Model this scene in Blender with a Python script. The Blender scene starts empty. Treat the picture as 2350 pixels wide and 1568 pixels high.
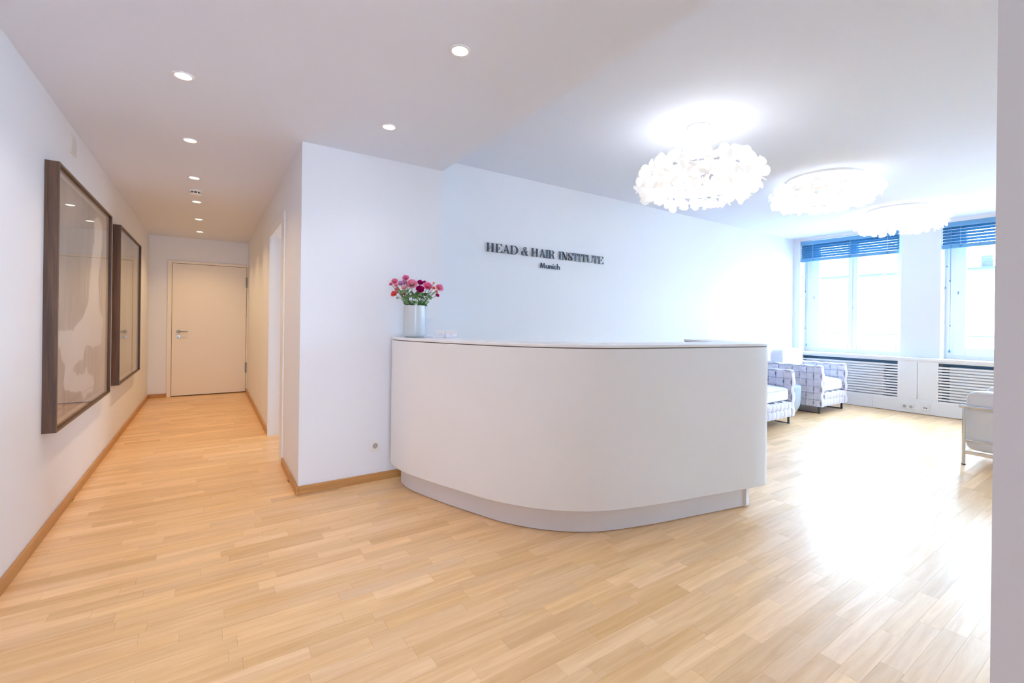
import bpy, bmesh, math, random
from mathutils import Vector, Matrix, noise as mnoise
random.seed(7)
S = bpy.context.scene
COL = S.collection
PI = math.pi

# ------------------------------------------------------------------ camera
YAW = math.atan(695/1040.0)
ROLL = 0.0124
EYE = Vector((0, 0, 1.22))
fw = Vector((math.sin(YAW), math.cos(YAW), 0))
rt = Vector((math.cos(YAW), -math.sin(YAW), 0))
up = Vector((0, 0, 1))
cx = (rt + up*ROLL).normalized(); cy = (up - rt*ROLL).normalized()
cam_d = bpy.data.cameras.new('camera'); cam = bpy.data.objects.new('camera', cam_d); COL.objects.link(cam)
M = Matrix.Identity(4)
for i in range(3):
    M[i][0] = cx[i]; M[i][1] = cy[i]; M[i][2] = -fw[i]; M[i][3] = EYE[i]
cam.matrix_world = M
cam_d.sensor_width = 36; cam_d.lens = 1040/2350*36; cam_d.shift_y = -46.4/2350
cam_d.clip_start = 0.05; cam_d.clip_end = 200
S.camera = cam
S.cycles.max_bounces = 10; S.cycles.diffuse_bounces = 6; S.cycles.adaptive_threshold = 0.04; S.cycles.transparent_max_bounces = 12

# ------------------------------------------------------------------ world, light, exposure
S.view_settings.view_transform = 'Standard'; S.view_settings.look = 'None'
S.view_settings.gamma = 1; S.view_settings.use_curve_mapping = False
S.view_settings.exposure = 0.32
W = bpy.data.worlds.new('overcast_sky'); S.world = W; W.use_nodes = True
bg = W.node_tree.nodes['Background']; bg.inputs[0].default_value = (0.58, 0.775, 1.0, 1); bg.inputs[1].default_value = 29.0
WARM = (1.0, 0.68, 0.34); NEUT = (1.0, 0.93, 0.91)

def light(kind, name, loc, energy, color, parent=None, **kw):
    d = bpy.data.lights.new(name, kind); d.energy = energy; d.color = color
    for k, v in kw.items(): setattr(d, k, v)
    o = bpy.data.objects.new(name, d); COL.objects.link(o); o.location = loc
    if parent: o.parent = parent
    return o
# soft cool fill light added behind the camera to brighten the front area
rear_fill = light('AREA', 'added_rear_fill', (0.0, -4.3, 1.35), 88, (0.64, 0.79, 1.0), shape='RECTANGLE', size=1.4, size_y=2.1)
rear_fill.rotation_euler = (math.radians(90), 0, 0)
# daylight of the window in the room behind the open doorway
sid = light('AREA', 'side_room_daylight', (2.9, 5.3, 1.5), 20, (0.86, 0.93, 1.0), shape='RECTANGLE', size=1.4, size_y=1.4)
sid.rotation_euler = (0, math.radians(90), 0)

# ------------------------------------------------------------------ helpers
def setp(o, label=None, cat=None, group=None, kind=None):
    if label: o['label'] = label
    if cat: o['category'] = cat
    if group: o['group'] = group
    if kind: o['kind'] = kind
    return o
def thing(name, label, cat, loc=(0,0,0), rotz=0, group=None, kind=None):
    o = bpy.data.objects.new(name, None); COL.objects.link(o); o.location = loc; o.rotation_euler = (0,0,rotz)
    o.empty_display_size = 0.05
    return setp(o, label, cat, group, kind)
class G:
    def __init__(s): s.v = []; s.f = []; s.c = None
    def add(s, vs, fs):
        n = len(s.v); s.v += [tuple(p) for p in vs]; s.f += [tuple(i+n for i in f) for f in fs]; return s
    def box(s, x0, x1, y0, y1, z0, z1, bev=0):
        if bev <= 0:
            vs = [(x,y,z) for z in (z0,z1) for y in (y0,y1) for x in (x0,x1)]
            return s.add(vs, [(0,2,3,1),(4,5,7,6),(0,1,5,4),(1,3,7,5),(3,2,6,7),(2,0,4,6)])
        bm = bmesh.new(); bmesh.ops.create_cube(bm, size=1)
        for v in bm.verts: v.co = Vector(((x0+x1)/2+v.co.x*(x1-x0), (y0+y1)/2+v.co.y*(y1-y0), (z0+z1)/2+v.co.z*(z1-z0)))
        bmesh.ops.bevel(bm, geom=bm.edges[:], offset=bev, segments=2, affect='EDGES', profile=0.5)
        bm.verts.index_update(); s.add([v.co[:] for v in bm.verts], [[v.index for v in f.verts] for f in bm.faces]); bm.free(); return s
    def prism(s, poly, z0, z1):           # extruded plan polygon
        n = len(poly); vs = [(p[0],p[1],z0) for p in poly]+[(p[0],p[1],z1) for p in poly]
        fs = [tuple(range(n-1,-1,-1)), tuple(range(n,2*n))]+[(i,(i+1)%n,n+(i+1)%n,n+i) for i in range(n)]
        return s.add(vs, fs)
    def slab(s, poly, y0, y1):            # polygon in x,z extruded along y
        n = len(poly); vs = [(p[0],y0,p[1]) for p in poly]+[(p[0],y1,p[1]) for p in poly]
        fs = [tuple(range(n)), tuple(range(2*n-1,n-1,-1))]+[(i,n+i,n+(i+1)%n,(i+1)%n) for i in range(n)]
        return s.add(vs, fs)
    def tube(s, path, r, n=8, rr=None, caps=True):
        path = [Vector(p) for p in path]; m = len(path); rings = []; prev = None
        for i, p in enumerate(path):
            t = (path[min(i+1,m-1)]-path[max(i-1,0)]).normalized()
            a = prev if prev is not None else (Vector((0,0,1)) if abs(t.z) < .9 else Vector((1,0,0)))
            a = (a - t*a.dot(t)).normalized(); prev = a; b = t.cross(a)
            q = rr[i] if rr else r
            rings.append([p + a*math.cos(2*PI*k/n)*q + b*math.sin(2*PI*k/n)*q for k in range(n)])
        vs = [v for R_ in rings for v in R_]
        fs = [(i*n+k, i*n+(k+1)%n, (i+1)*n+(k+1)%n, (i+1)*n+k) for i in range(m-1) for k in range(n)]
        if caps: fs += [tuple(range(n-1,-1,-1)), tuple(range((m-1)*n, m*n))]
        return s.add(vs, fs)
    def lathe(s, prof, c=(0,0,0), n=32, axis='z'):
        vs = []
        for (r, z) in prof:
            for k in range(n):
                a = 2*PI*k/n; x, y = r*math.cos(a), r*math.sin(a)
                if axis == 'z': vs.append((c[0]+x, c[1]+y, c[2]+z))
                elif axis == 'y': vs.append((c[0]+x, c[1]+z, c[2]+y))
                else: vs.append((c[0]+z, c[1]+x, c[2]+y))
        m = len(prof)
        fs = [(i*n+k, i*n+(k+1)%n, (i+1)*n+(k+1)%n, (i+1)*n+k) for i in range(m-1) for k in range(n)]
        if prof[0][0] > 1e-6: fs.append(tuple(range(n-1,-1,-1)))
        if prof[-1][0] > 1e-6: fs.append(tuple(range((m-1)*n, m*n)))
        return s.add(vs, fs)
    def grid(s, fn, nu, nv):
        vs = [fn(i/(nu-1), j/(nv-1)) for j in range(nv) for i in range(nu)]
        return s.add(vs, [(j*nu+i, j*nu+i+1, (j+1)*nu+i+1, (j+1)*nu+i) for j in range(nv-1) for i in range(nu-1)])
    def cushion(s, x0,x1,y0,y1,z0,z1, e=0.35, crown=0.0, n=14):
        # super-ellipsoid cushion
        cx_, cy_, cz_ = (x0+x1)/2, (y0+y1)/2, (z0+z1)/2; a,b,c = (x1-x0)/2,(y1-y0)/2,(z1-z0)/2
        def sp(t, k): return math.copysign(abs(t)**k, t)
        nu, nv = 4*n, 2*n; vs = []
        for j in range(nv+1):
            ph = -PI/2+PI*j/nv
            for i in range(nu):
                th = 2*PI*i/nu
                x = sp(math.cos(ph),e)*sp(math.cos(th),e*.6); y = sp(math.cos(ph),e)*sp(math.sin(th),e*.6); z = sp(math.sin(ph),e)
                k = max(0, 1-(x*x+y*y)*.8)
                vs.append((cx_+a*x, cy_+b*y, cz_+c*z+(crown*k if z > 0 else 0)))
        fs = [(j*nu+i, j*nu+(i+1)%nu, (j+1)*nu+(i+1)%nu, (j+1)*nu+i) for j in range(nv) for i in range(nu)]
        return s.add(vs, fs)
    def mesh(s, name, mat, smooth=False, merge=False):
        me = bpy.data.meshes.new(name); me.from_pydata(s.v, [], s.f)
        if merge or smooth:
            bm = bmesh.new(); bm.from_mesh(me)
            if merge: bmesh.ops.remove_doubles(bm, verts=bm.verts, dist=1e-5)
            bmesh.ops.recalc_face_normals(bm, faces=bm.faces); bm.to_mesh(me); bm.free()
        me.update(); me.materials.append(mat)
        if smooth:
            me.polygons.foreach_set('use_smooth', [True]*len(me.polygons))
            try: me.set_sharp_from_angle(angle=math.radians(42))
            except Exception: pass
        return me
    def obj(s, name, mat, parent=None, smooth=False, merge=False, **kw):
        o = bpy.data.objects.new(name, s.mesh(name, mat, smooth, merge)); COL.objects.link(o); o.parent = parent
        return setp(o, **kw)
def struct(name, g, mat, label, cat, smooth=False):
    return g.obj(name, mat, smooth=smooth, kind='structure', label=label, cat=cat)
def dup_tree(src, parent=None):
    c = src.copy(); COL.objects.link(c); c.parent = parent
    for ch in src.children: dup_tree(ch, c)
    return c

def lin(c):
    if isinstance(c, str):
        c = [int(c[i:i+2],16)/255 for i in (0,2,4)]
    return tuple((x/12.92 if x <= .04045 else ((x+.055)/1.055)**2.4) for x in c)+(1,)
def mat(name, col, rough=.5, metal=0, spec=.5, coat=0, coat_r=.05, emit=None, es=0, bump=None, trans=0, sheen=0):
    m = bpy.data.materials.new(name); m.use_nodes = True; nt = m.node_tree; p = nt.nodes['Principled BSDF']
    p.inputs['Base Color'].default_value = lin(col); p.inputs['Roughness'].default_value = rough; p.inputs['Metallic'].default_value = metal
    p.inputs['Specular IOR Level'].default_value = spec; p.inputs['Coat Weight'].default_value = coat; p.inputs['Coat Roughness'].default_value = coat_r
    p.inputs['Sheen Weight'].default_value = sheen
    if emit: p.inputs['Emission Color'].default_value = lin(emit); p.inputs['Emission Strength'].default_value = es
    if bump:
        sc, st, dist = bump
        tc = nt.nodes.new('ShaderNodeTexCoord'); n = nt.nodes.new('ShaderNodeTexNoise'); n.inputs['Scale'].default_value = sc; n.inputs['Detail'].default_value = 4
        b = nt.nodes.new('ShaderNodeBump'); b.inputs['Strength'].default_value = st; b.inputs['Distance'].default_value = dist
        nt.links.new(tc.outputs['Object'], n.inputs['Vector']); nt.links.new(n.outputs['Fac'], b.inputs['Height']); nt.links.new(b.outputs['Normal'], p.inputs['Normal'])
    return m
def wood(name, c1, c2, rough, stretch, src=None, coat=0, bump=.05):
    """grain streaks along one axis; src: None, 'object' (object colour) or 'attr' (mesh colour attribute)"""
    m = bpy.data.materials.new(name); m.use_nodes = True; nt = m.node_tree; L = nt.links; p = nt.nodes['Principled BSDF']
    geo = nt.nodes.new('ShaderNodeNewGeometry'); mp = nt.nodes.new('ShaderNodeMapping'); mp.inputs['Scale'].default_value = stretch
    n = nt.nodes.new('ShaderNodeTexNoise'); n.inputs['Scale'].default_value = 1; n.inputs['Detail'].default_value = 6; n.inputs['Roughness'].default_value = .62; n.inputs['Distortion'].default_value = .6
    r = nt.nodes.new('ShaderNodeValToRGB'); r.color_ramp.elements[0].position = .32; r.color_ramp.elements[1].position = .7
    r.color_ramp.elements[0].color = lin(c1); r.color_ramp.elements[1].color = lin(c2)
    vec = mp.inputs['Vector']
    if src:
        if src == 'object':
            a = nt.nodes.new('ShaderNodeObjectInfo'); cout = a.outputs['Color']
        else:
            a = nt.nodes.new('ShaderNodeAttribute'); a.attribute_name = 'tone'; cout = a.outputs['Color']
        sc = nt.nodes.new('ShaderNodeVectorMath'); sc.operation = 'SCALE'; sc.inputs[3].default_value = 37.0
        ad = nt.nodes.new('ShaderNodeVectorMath'); ad.operation = 'ADD'
        L.new(cout, sc.inputs[0]); L.new(geo.outputs['Position'], ad.inputs[0]); L.new(sc.outputs[0], ad.inputs[1]); L.new(ad.outputs[0], vec)
        mx = nt.nodes.new('ShaderNodeMixRGB'); mx.blend_type = 'MULTIPLY'; mx.inputs[0].default_value = 1
        L.new(r.outputs[0], mx.inputs[1]); L.new(cout, mx.inputs[2]); L.new(mx.outputs[0], p.inputs['Base Color'])
    else:
        L.new(geo.outputs['Position'], vec); L.new(r.outputs[0], p.inputs['Base Color'])
    L.new(mp.outputs[0], n.inputs['Vector']); L.new(n.outputs['Fac'], r.inputs[0])
    p.inputs['Roughness'].default_value = rough; p.inputs['Coat Weight'].default_value = coat; p.inputs['Coat Roughness'].default_value = .23
    n2 = nt.nodes.new('ShaderNodeTexNoise'); n2.inputs['Scale'].default_value = 5; n2.inputs['Detail'].default_value = 2
    L.new(geo.outputs['Position'], n2.inputs['Vector'])
    b = nt.nodes.new('ShaderNodeBump'); b.inputs['Strength'].default_value = bump; b.inputs['Distance'].default_value = .01
    b2 = nt.nodes.new('ShaderNodeBump'); b2.inputs['Strength'].default_value = bump; b2.inputs['Distance'].default_value = .002
    L.new(n2.outputs['Fac'], b.inputs['Height']); L.new(n.outputs['Fac'], b2.inputs['Height']); L.new(b.outputs[0], b2.inputs['Normal'])
    L.new(b2.outputs[0], p.inputs['Normal'])
    if coat: L.new(b.outputs[0], p.inputs['Coat Normal'])
    return m
def glass_mat(name, tint=(1,1,1), refl=.9, base=.04, rough=0.0):
    m = bpy.data.materials.new(name); m.use_nodes = True; nt = m.node_tree; nt.nodes.clear(); L = nt.links
    o = nt.nodes.new('ShaderNodeOutputMaterial'); t = nt.nodes.new('ShaderNodeBsdfTransparent'); t.inputs[0].default_value = (*tint,1)
    g = nt.nodes.new('ShaderNodeBsdfGlossy'); g.inputs['Roughness'].default_value = rough
    lw = nt.nodes.new('ShaderNodeLayerWeight'); lw.inputs['Blend'].default_value = .5
    pw = nt.nodes.new('ShaderNodeMath'); pw.operation = 'POWER'; pw.inputs[1].default_value = 6.0; L.new(lw.outputs['Facing'], pw.inputs[0])
    ml = nt.nodes.new('ShaderNodeMath'); ml.operation = 'MULTIPLY_ADD'; ml.inputs[1].default_value = refl; ml.inputs[2].default_value = base
    mx = nt.nodes.new('ShaderNodeMixShader'); L.new(pw.outputs[0], ml.inputs[0]); L.new(ml.outputs[0], mx.inputs[0]); L.new(t.outputs[0], mx.inputs[1]); L.new(g.outputs[0], mx.inputs[2]); L.new(mx.outputs[0], o.inputs[0])
    return m
def petal_mat():
    m = bpy.data.materials.new('translucent_white_petal'); m.use_nodes = True; m.cycles.emission_sampling = 'NONE'; nt = m.node_tree; nt.nodes.clear(); L = nt.links
    o = nt.nodes.new('ShaderNodeOutputMaterial'); d = nt.nodes.new('ShaderNodeBsdfDiffuse'); t = nt.nodes.new('ShaderNodeBsdfTranslucent')
    d.inputs[0].default_value = (.9,.9,.9,1); t.inputs[0].default_value = (.93,.92,.9,1)
    mx = nt.nodes.new('ShaderNodeMixShader'); mx.inputs[0].default_value = .55
    e = nt.nodes.new('ShaderNodeEmission'); e.inputs[0].default_value = (1,.985,.97,1); e.inputs[1].default_value = .14
    ad = nt.nodes.new('ShaderNodeAddShader')
    L.new(d.outputs[0], mx.inputs[1]); L.new(t.outputs[0], mx.inputs[2]); L.new(mx.outputs[0], ad.inputs[0]); L.new(e.outputs[0], ad.inputs[1]); L.new(ad.outputs[0], o.inputs[0])
    return m

m_wall = mat('white_wall_paint', 'EBEDF3', .6, spec=.3, bump=(220, .03, .001))
m_ceil = mat('white_ceiling_paint', 'E5EAF6', .75, spec=.2)
m_laq = mat('white_lacquer', 'EEEDEE', .28, spec=.5)
m_top = mat('white_solid_surface', 'F2F2F3', .22)
m_gap = mat('dark_joint', '6A6462', .8)
m_steel = mat('brushed_steel_plinth', 'E6E4E8', .4, metal=.1, bump=(60,.05,.001))
m_oakfloor_o = wood('oiled_oak_strip', 'E3C9A6', 'F7E6CB', .42, (2.2, 30, 30), 'object', coat=.38, bump=.06)
m_oakfloor_a = wood('oiled_oak_strip_field', 'E3C9A6', 'F7E6CB', .42, (2.2, 30, 30), 'attr', coat=.38, bump=.06)
m_sub = mat('floor_joint_brown', '8A6B48', .8)  # brown sub-floor that shows in the strip joints
m_base = wood('oak_skirting', 'B07A42', 'C89458', .4, (3, 3, 60), None, bump=.05)
m_walnut = wood('dark_stained_frame_wood', '3A2518', '6E4A32', .45, (45, 45, 2.0), None, bump=.08)
m_bronze = mat('bronze_frame_face', '6A5A48', .35, metal=.5)
m_white = mat('white_painted_wood', 'EFEFF0', .35)
m_doorw = mat('cream_door_paint', 'F0E6D6', .38)
m_chrome = mat('polished_chrome', 'D9DADC', .12, metal=1)
m_metal = mat('satin_metal', '9B978F', .3, metal=.9)
m_dark = mat('dark_slot', '2A2626', .6)
m_plast = mat('white_plastic', 'EDECEA', .35)
m_letter = mat('dark_brushed_steel', '3D4650', .3, metal=.65)
m_slat = mat('petrol_blue_slat_hazed', '3C7BA2', .4)  # petrol blue, lightened in colour for the haze of window light
m_slat2 = mat('petrol_blue_rail_hazed', '6398BE', .45)  # rail colour lightened further to imitate the window flare
m_cord = mat('blue_grey_cord', '4A86AE', .6)
m_radi = mat('radiator_enamel', 'E6EAEE', .35)
m_fab = mat('woven_lilac_grey_fabric', 'DCDCEC', .85, spec=.2, sheen=.2, bump=(400,.25,.001))
m_core = mat('shaded_fabric_core', '8888AA', .9, spec=.1)  # darkened so the gaps between straps read as shade
m_cush = mat('white_cushion_fabric', 'ECEEF6', .85, spec=.2, sheen=.2, bump=(300,.15,.001))
m_pipe = mat('cushion_piping', 'C3C9DA', .8)
m_leather = mat('white_leather', 'E8E8EC', .45, bump=(25,.08,.004))
m_dmetal = mat('dark_steel_runner', '5E6A76', .3, metal=.85)
m_stool = mat('grey_blue_lacquer', 'AFC0CC', .35)
m_vase = mat('milky_glass', 'CDD4D8', .18, spec=.5, coat=.2)
m_clear = glass_mat('clear_acrylic', (.97,.98,1), .9)
m_pane = glass_mat('window_glass', (.96,.98,.98), .9)
m_pglass = glass_mat('picture_glass', (.98,.98,.98), 1.0)
m_card = mat('white_card', 'F3F2F4', .5)
m_ink = mat('grey_print', '4A444E', .6)
m_leaf = mat('green_leaf', '6E9460', .5)
m_leafl = mat('pale_green_leaf', '98BC8A', .5)
m_stem = mat('green_stem', '4E6A3C', .6)
m_petal = petal_mat()
m_facade = mat('pale_facade_render', 'E4E9EE', .8)
m_fwin = mat('facade_window', '26303C', .5, spec=.3)
m_frail = mat('facade_railing', '2A3644', .7, spec=.2)
m_street = mat('street_asphalt', 'A9ACB0', .8)
def emis(name, col, s):
    m = bpy.data.materials.new(name); m.use_nodes = True; p = m.node_tree.nodes['Principled BSDF']
    p.inputs['Base Color'].default_value = (1,1,1,1); p.inputs['Emission Color'].default_value = (*col,1); p.inputs['Emission Strength'].default_value = s; return m
m_led = emis('downlight_glow', (1,.9,.75), 14)
m_glow = emis('lamp_diffuser_glow', (1,.97,.93), .75)

# ------------------------------------------------------------------ room shell
XL, YF, YS, XW, XR, XS = -.755, 3.43, 3.82, 8.40, .525, 1.585   # left wall, block face, sign wall, window wall, corridor right, soffit edge
ZL, ZH = 2.45, 2.69
YE = 8.65; YB = -4.6; XP = .75; YP = .125
struct('wall_left', G().box(XL-.2, XL, YB, YE+.2, 0, ZL+.3), m_wall, 'long white corridor wall with the two framed pictures', 'wall')
g = G().box(XL, -.53, YE, YE+.2, 0, ZL).box(.53, XR+.3, YE, YE+.2, 0, ZL).box(-.53, .53, YE, YE+.2, 2.085, ZL).box(XL-.2,XR+.3,YE+.2,YE+.24,0,ZL)
struct('wall_end', g, m_wall, 'short wall closing the corridor around the cream door', 'wall')
DY0, DY1 = 4.36, 5.29
g = G().box(XR, XR+.3, YF+.2, DY0-.03, 0, ZL).box(XR, XR+.3, DY1+.03, YE, 0, ZL).box(XR, XR+.3, DY0-.03, DY1+.03, 2.08, ZL)
struct('wall_corridor', g, m_wall, 'right-hand corridor wall with the open white doorway', 'wall')
g = G().box(XR, XS, YF, YF+.2, 0, ZL).box(XS-.2, XS, YF+.2, YS+.15, 0, ZL)
struct('wall_side_room', G().box(XR+.3,3.2,6.6,6.7,-.1,2.6).box(3.1,3.2,YS+.15,6.6,-.1,2.6).box(XR+.3,3.2,YS+.15,6.6,2.45,2.6).box(XR+.3,3.1,YS+.15,6.6,-.1,-.001).box(XR+.3,XS,YS+.149,YS+.16,0,2.45), m_wall, 'white room seen through the open corridor doorway', 'wall')
struct('wall_front', g, m_wall, 'white wall block between corridor and reception counter, with one socket', 'wall')
struct('wall_sign', G().box(XS, XW+.4, YS, YS+.15, 0, ZH), m_wall, 'white wall carrying the dark raised lettering', 'wall')
W1 = (2.35, 3.715); W2 = (.56, 1.918); W3 = (-1.24, .125); W4 = (-3.04, -1.68); YR = -3.3
g = G().box(XW, XW+.4, YR-.2, W4[0], 0, ZH).box(XW, XW+.4, W4[1], W3[0], 0, ZH).box(XW, XW+.4, W3[1], W2[0], 0, ZH).box(XW, XW+.4, W2[1], W1[0], 0, ZH).box(XW, XW+.4, W1[1], YS, 0, ZH)
for a, b in (W1, W2, W3, W4): g.box(XW, XW+.4, a, b, 0, .765).box(XW, XW+.4, a, b, 2.645, ZH)
struct('wall_window', g, m_wall, 'white window wall with a pier between the two windows', 'wall')
struct('wall_right', G().box(XP, XP+.25, YB, YP, 0, ZH), mat('shaded_wall_end_tone', 'CFC8C4', .6, spec=.3), 'greyish wall end at the right edge of the picture', 'wall')  # greyer colour stands in for shade on the near wall end
struct('wall_south', G().box(XP+.25, XW, YR-.2, YR, 0, ZH), m_wall, 'white rear wall of the waiting room', 'wall')
struct('wall_back', G().box(XL-.2, XP+.25, YB-.2, YB, 0, ZL+.3), m_wall, 'white wall behind the camera', 'wall')
g = G().box(XL-.2, XS, YP, YE+.3, ZL, ZL+.35).box(XL-.2, XP, YB-.2, YP, ZL, ZL+.35).box(XP+.25, XS, YR-.2, YP, ZL, ZL+.35)
struct('ceiling', g, m_ceil, 'lower white ceiling with round downlights over corridor and entrance', 'ceiling')
struct('ceiling', G().box(XS, XW+.4, YR-.2, YS+.15, ZH, ZH+.2), m_ceil, 'higher white ceiling of the waiting room with the three petal lamps', 'ceiling')

# floor: sub-floor, then oak strips
floor = struct('floor', G().box(XL-.2, XW+.4, YB-.2, YE+.3, -.12, -.004), m_sub, 'light oak strip parquet floor', 'floor')
def tone():
    b = random.gauss(.80, .052); b = max(.64, min(.93, b)); w = random.gauss(0, .028)
    return (b+.13, (b-.078)+w*.3, (b-.30)+w)
rows = []; y = YB; SW = .0705
while y < YE: rows.append(y); y += SW
pieces = []
for k, y0 in enumerate(rows):
    spans = []
    ym = y0+SW/2
    if ym < YR: spans = [(XL, XP)]
    elif ym < YP: spans = [(XL, XP), (XP+.25, XW)]
    elif ym < YF: spans = [(XL, XW)]
    elif ym < YS: spans = [(XL, XR), (XS, XW)]
    else: spans = [(XL, XR)]
    if DY0-.05 < ym < DY1+.05: spans = [(XL, XR+.33)]
    for a, b in spans:
        x = a - random.uniform(0, .4)
        while x < b:
            L_ = random.choice((.28, .36, .42, .48, .56, .62))*random.uniform(.92, 1.08)
            x0, x1 = max(x, a), min(x+L_, b)
            if x1-x0 > .03: pieces.append((x0, x1, y0, min(y0+SW, YE)))
            x += L_
def screen_area(p):
    x0, x1, y0, y1 = p; pts = []
    c = Vector(((x0+x1)/2, (y0+y1)/2, 0)) - EYE; f = c.dot(fw)
    if f < .3: return 0
    u = 1175+1040*c.dot(rt)/f; v = 737.6-1040*c.z/f
    if not (-120 < u < 2400 and 0 < v < 1640): return 0
    if u > 2300: return 0
    return (x1-x0)*(y1-y0)*1.22/f**3
ranked = sorted(pieces, key=screen_area, reverse=True)
near = set(ranked[:295])
unit = G().box(0, 1, 0.0002, SW-.0002, -.006, 0)
um = unit.mesh('parquet_strip', m_oakfloor_o)
field = G(); tones = []
for p in pieces:
    x0, x1, y0, y1 = p; t = tone()
    if p in near:
        o = bpy.data.objects.new('parquet_strip', um); COL.objects.link(o); o.parent = floor
        o.location = (x0+.0003, y0, 0); o.scale = (x1-x0-.0006, 1, 1); o.color = (*t, 1)
    else:
        field.box(x0+.0003, x1-.0003, y0+.0002, y1-.0002, -.006, 0); tones += [t]*8
fo = field.obj('parquet', m_oakfloor_a, floor, kind='stuff')
at = fo.data.color_attributes.new('tone', 'FLOAT_COLOR', 'POINT')
for i, t in enumerate(tones): at.data[i].color = (*t, 1)

# skirting
bh, bt = .058, .017
struct('baseboard_left', G().box(XL, XL+bt, YB, YE, 0, bh, .003), m_base, 'oak skirting along the long corridor wall', 'skirting')
struct('baseboard_end', G().box(XL+bt, -.53, YE-bt, YE, 0, bh, .003), m_base, 'short oak skirting left of the cream door', 'skirting')
struct('baseboard_corridor', G().box(XR-bt, XR, DY1+.06, YE, 0, bh, .003), m_base, 'oak skirting running from the open doorway to the cream door', 'skirting')
struct('baseboard_corner', G().box(XR-bt, XR, YF-bt, DY0-.16, 0, bh, .003), m_base, 'short oak skirting between doorway and wall corner', 'skirting')
struct('baseboard_front', G().box(XR, XS, YF-bt, YF, 0, bh, .003), m_base, 'oak skirting under the wall socket', 'skirting')

# open doorway in the corridor wall
d = thing('door_2', 'white lined doorway on the right side of the corridor', 'doorway', kind='structure')
g = G().box(XR-.004, XR+.34, DY0-.03, DY0, 0, 2.05).box(XR-.004, XR+.34, DY1, DY1+.03, 0, 2.05).box(XR-.004, XR+.34, DY0-.03, DY1+.03, 2.05, 2.08)
g.obj('door_lining', m_white, d)
G().box(XR-.014, XR, DY0-.16, DY0, 0, 2.125, .003).box(XR-.014, XR, DY1, DY1+.05, 0, 2.125, .003).box(XR-.014, XR, DY0, DY1, 2.05, 2.125, .003).obj('door_casing', m_white, d)

# cream door
d = thing('door_1', 'cream flush door closing the end of the corridor', 'door', (0, YE, 0), kind='structure')
g = G().box(-.53, -.478, -.02, .06, 0, 2.085, .003).box(.51, .53, -.02, .06, 0, 2.085, .003).box(-.478, .51, -.02, .06, 2.05, 2.085, .003)
g.obj('door_frame', m_doorw, d)
G().box(-.474, .506, -.012, .03, .012, 2.046, .003).obj('door_leaf', m_doorw, d)
for z in (1.72, .325): G().tube([(.508,-.024,z),(.508,-.024,z+.165)], .010, 10).box(.492,.512,-.016,-.012,z,z+.165).obj('hinge', m_metal, d, True)
h = G().lathe([(.0,0),(.026,0),(.026,-.008),(.012,-.010),(.010,-.045)], (-.39,-.012,1.0), 20, 'y').obj('rosette', m_metal, d, True)
G().tube([(-.39,-.052,1.0),(-.375,-.058,1.0),(-.33,-.06,.999),(-.27,-.058,.997)], .009, 10).obj('door_handle', m_metal, d, True)
k = G().lathe([(.0,0),(.026,0),(.026,-.008),(0,-.009)], (-.39,-.012,.92), 20, 'y').obj('lock_rosette', m_metal, d, True)
G().box(-.392,-.388,-.0225,-.020,.905,.925).obj('keyhole', m_dark, k)

# ------------------------------------------------------------------ downlights
def downlight(x, y, label, col, energy, tilt=(0,0)):
    t = thing('downlight', label, 'ceiling light', (x, y, ZL), group='round downlights in the lower ceiling')
    G().lathe([(.036,-.0005),(.036,-.004),(.041,-.006),(.047,-.004),(.048,0)], n=28).obj('trim_ring', m_white, t, True)
    G().lathe([(0,-.003),(.030,-.0035),(.036,-.002)], n=28).obj('lamp_lens', m_led, t, True)
    l = light('SPOT', 'downlight_lamp', (0,0,-.012), energy, col, t, spot_size=math.radians(125), spot_blend=.75, shadow_soft_size=.035)
    l.rotation_euler = (tilt[1], tilt[0], 0)
lab = ['nearest downlight of the corridor row, above the big near picture', 'second downlight of the corridor row', 'third downlight of the corridor row, just before the smoke detector',
       'fourth downlight of the corridor row, just beyond the smoke detector', 'fifth downlight of the corridor row, last but one', 'farthest downlight of the corridor row, nearest the cream door']
for i, yy in enumerate((2.856, 3.866, 4.881, 5.873, 6.899, 7.899)):
    downlight(-.122, yy, lab[i], NEUT if i == 0 else WARM, (15, 22, 32, 32, 31, 25)[i])
downlight(.937, 1.855, 'large-looking downlight at the top centre above the floor before the counter', NEUT, 12)
downlight(.94, 2.844, 'downlight in front of the white wall block, above the flower vase', NEUT, 6)
for (x, y) in ((-.122, 1.85), (.937, .86)):
    light('SPOT', 'downlight_lamp', (x, y, ZL-.012), 12, NEUT, None, spot_size=math.radians(125), spot_blend=.75, shadow_soft_size=.035)

def smoke_detector(loc, label):
    t = thing('smoke_detector', label, 'smoke detector', loc)
    G().lathe([(.056,0),(.056,-.014),(.050,-.020)], n=28).obj('base', m_plast, t, True)
    v = G()
    for k in range(16):
        a = 2*PI*k/16
        v.tube([(.043*math.cos(a-.13),.043*math.sin(a-.13),-.026),(.0445*math.cos(a),.0445*math.sin(a),-.026),(.043*math.cos(a+.13),.043*math.sin(a+.13),-.026)], .0045, 6)
    G().lathe([(.041,-.019),(.041,-.033)], n=28).obj('vent_slot_ring', m_dark, t, True)
    G().lathe([(.050,-.033),(.047,-.042),(.03,-.047),(0,-.048)], n=28).obj('cap', m_plast, t, True)
    for k in range(10):
        a = 2*PI*k/10
        G().tube([(.048*math.cos(a),.048*math.sin(a),-.019),(.048*math.cos(a),.048*math.sin(a),-.034)], .004, 6).obj('rib', m_plast, t)
smoke_detector((-.122, 5.36, ZL), 'white smoke detector with dark slots on the corridor ceiling')
smoke_detector((6.36, 2.09, ZH), 'white smoke detector on the waiting room ceiling between two petal lamps')

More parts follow.
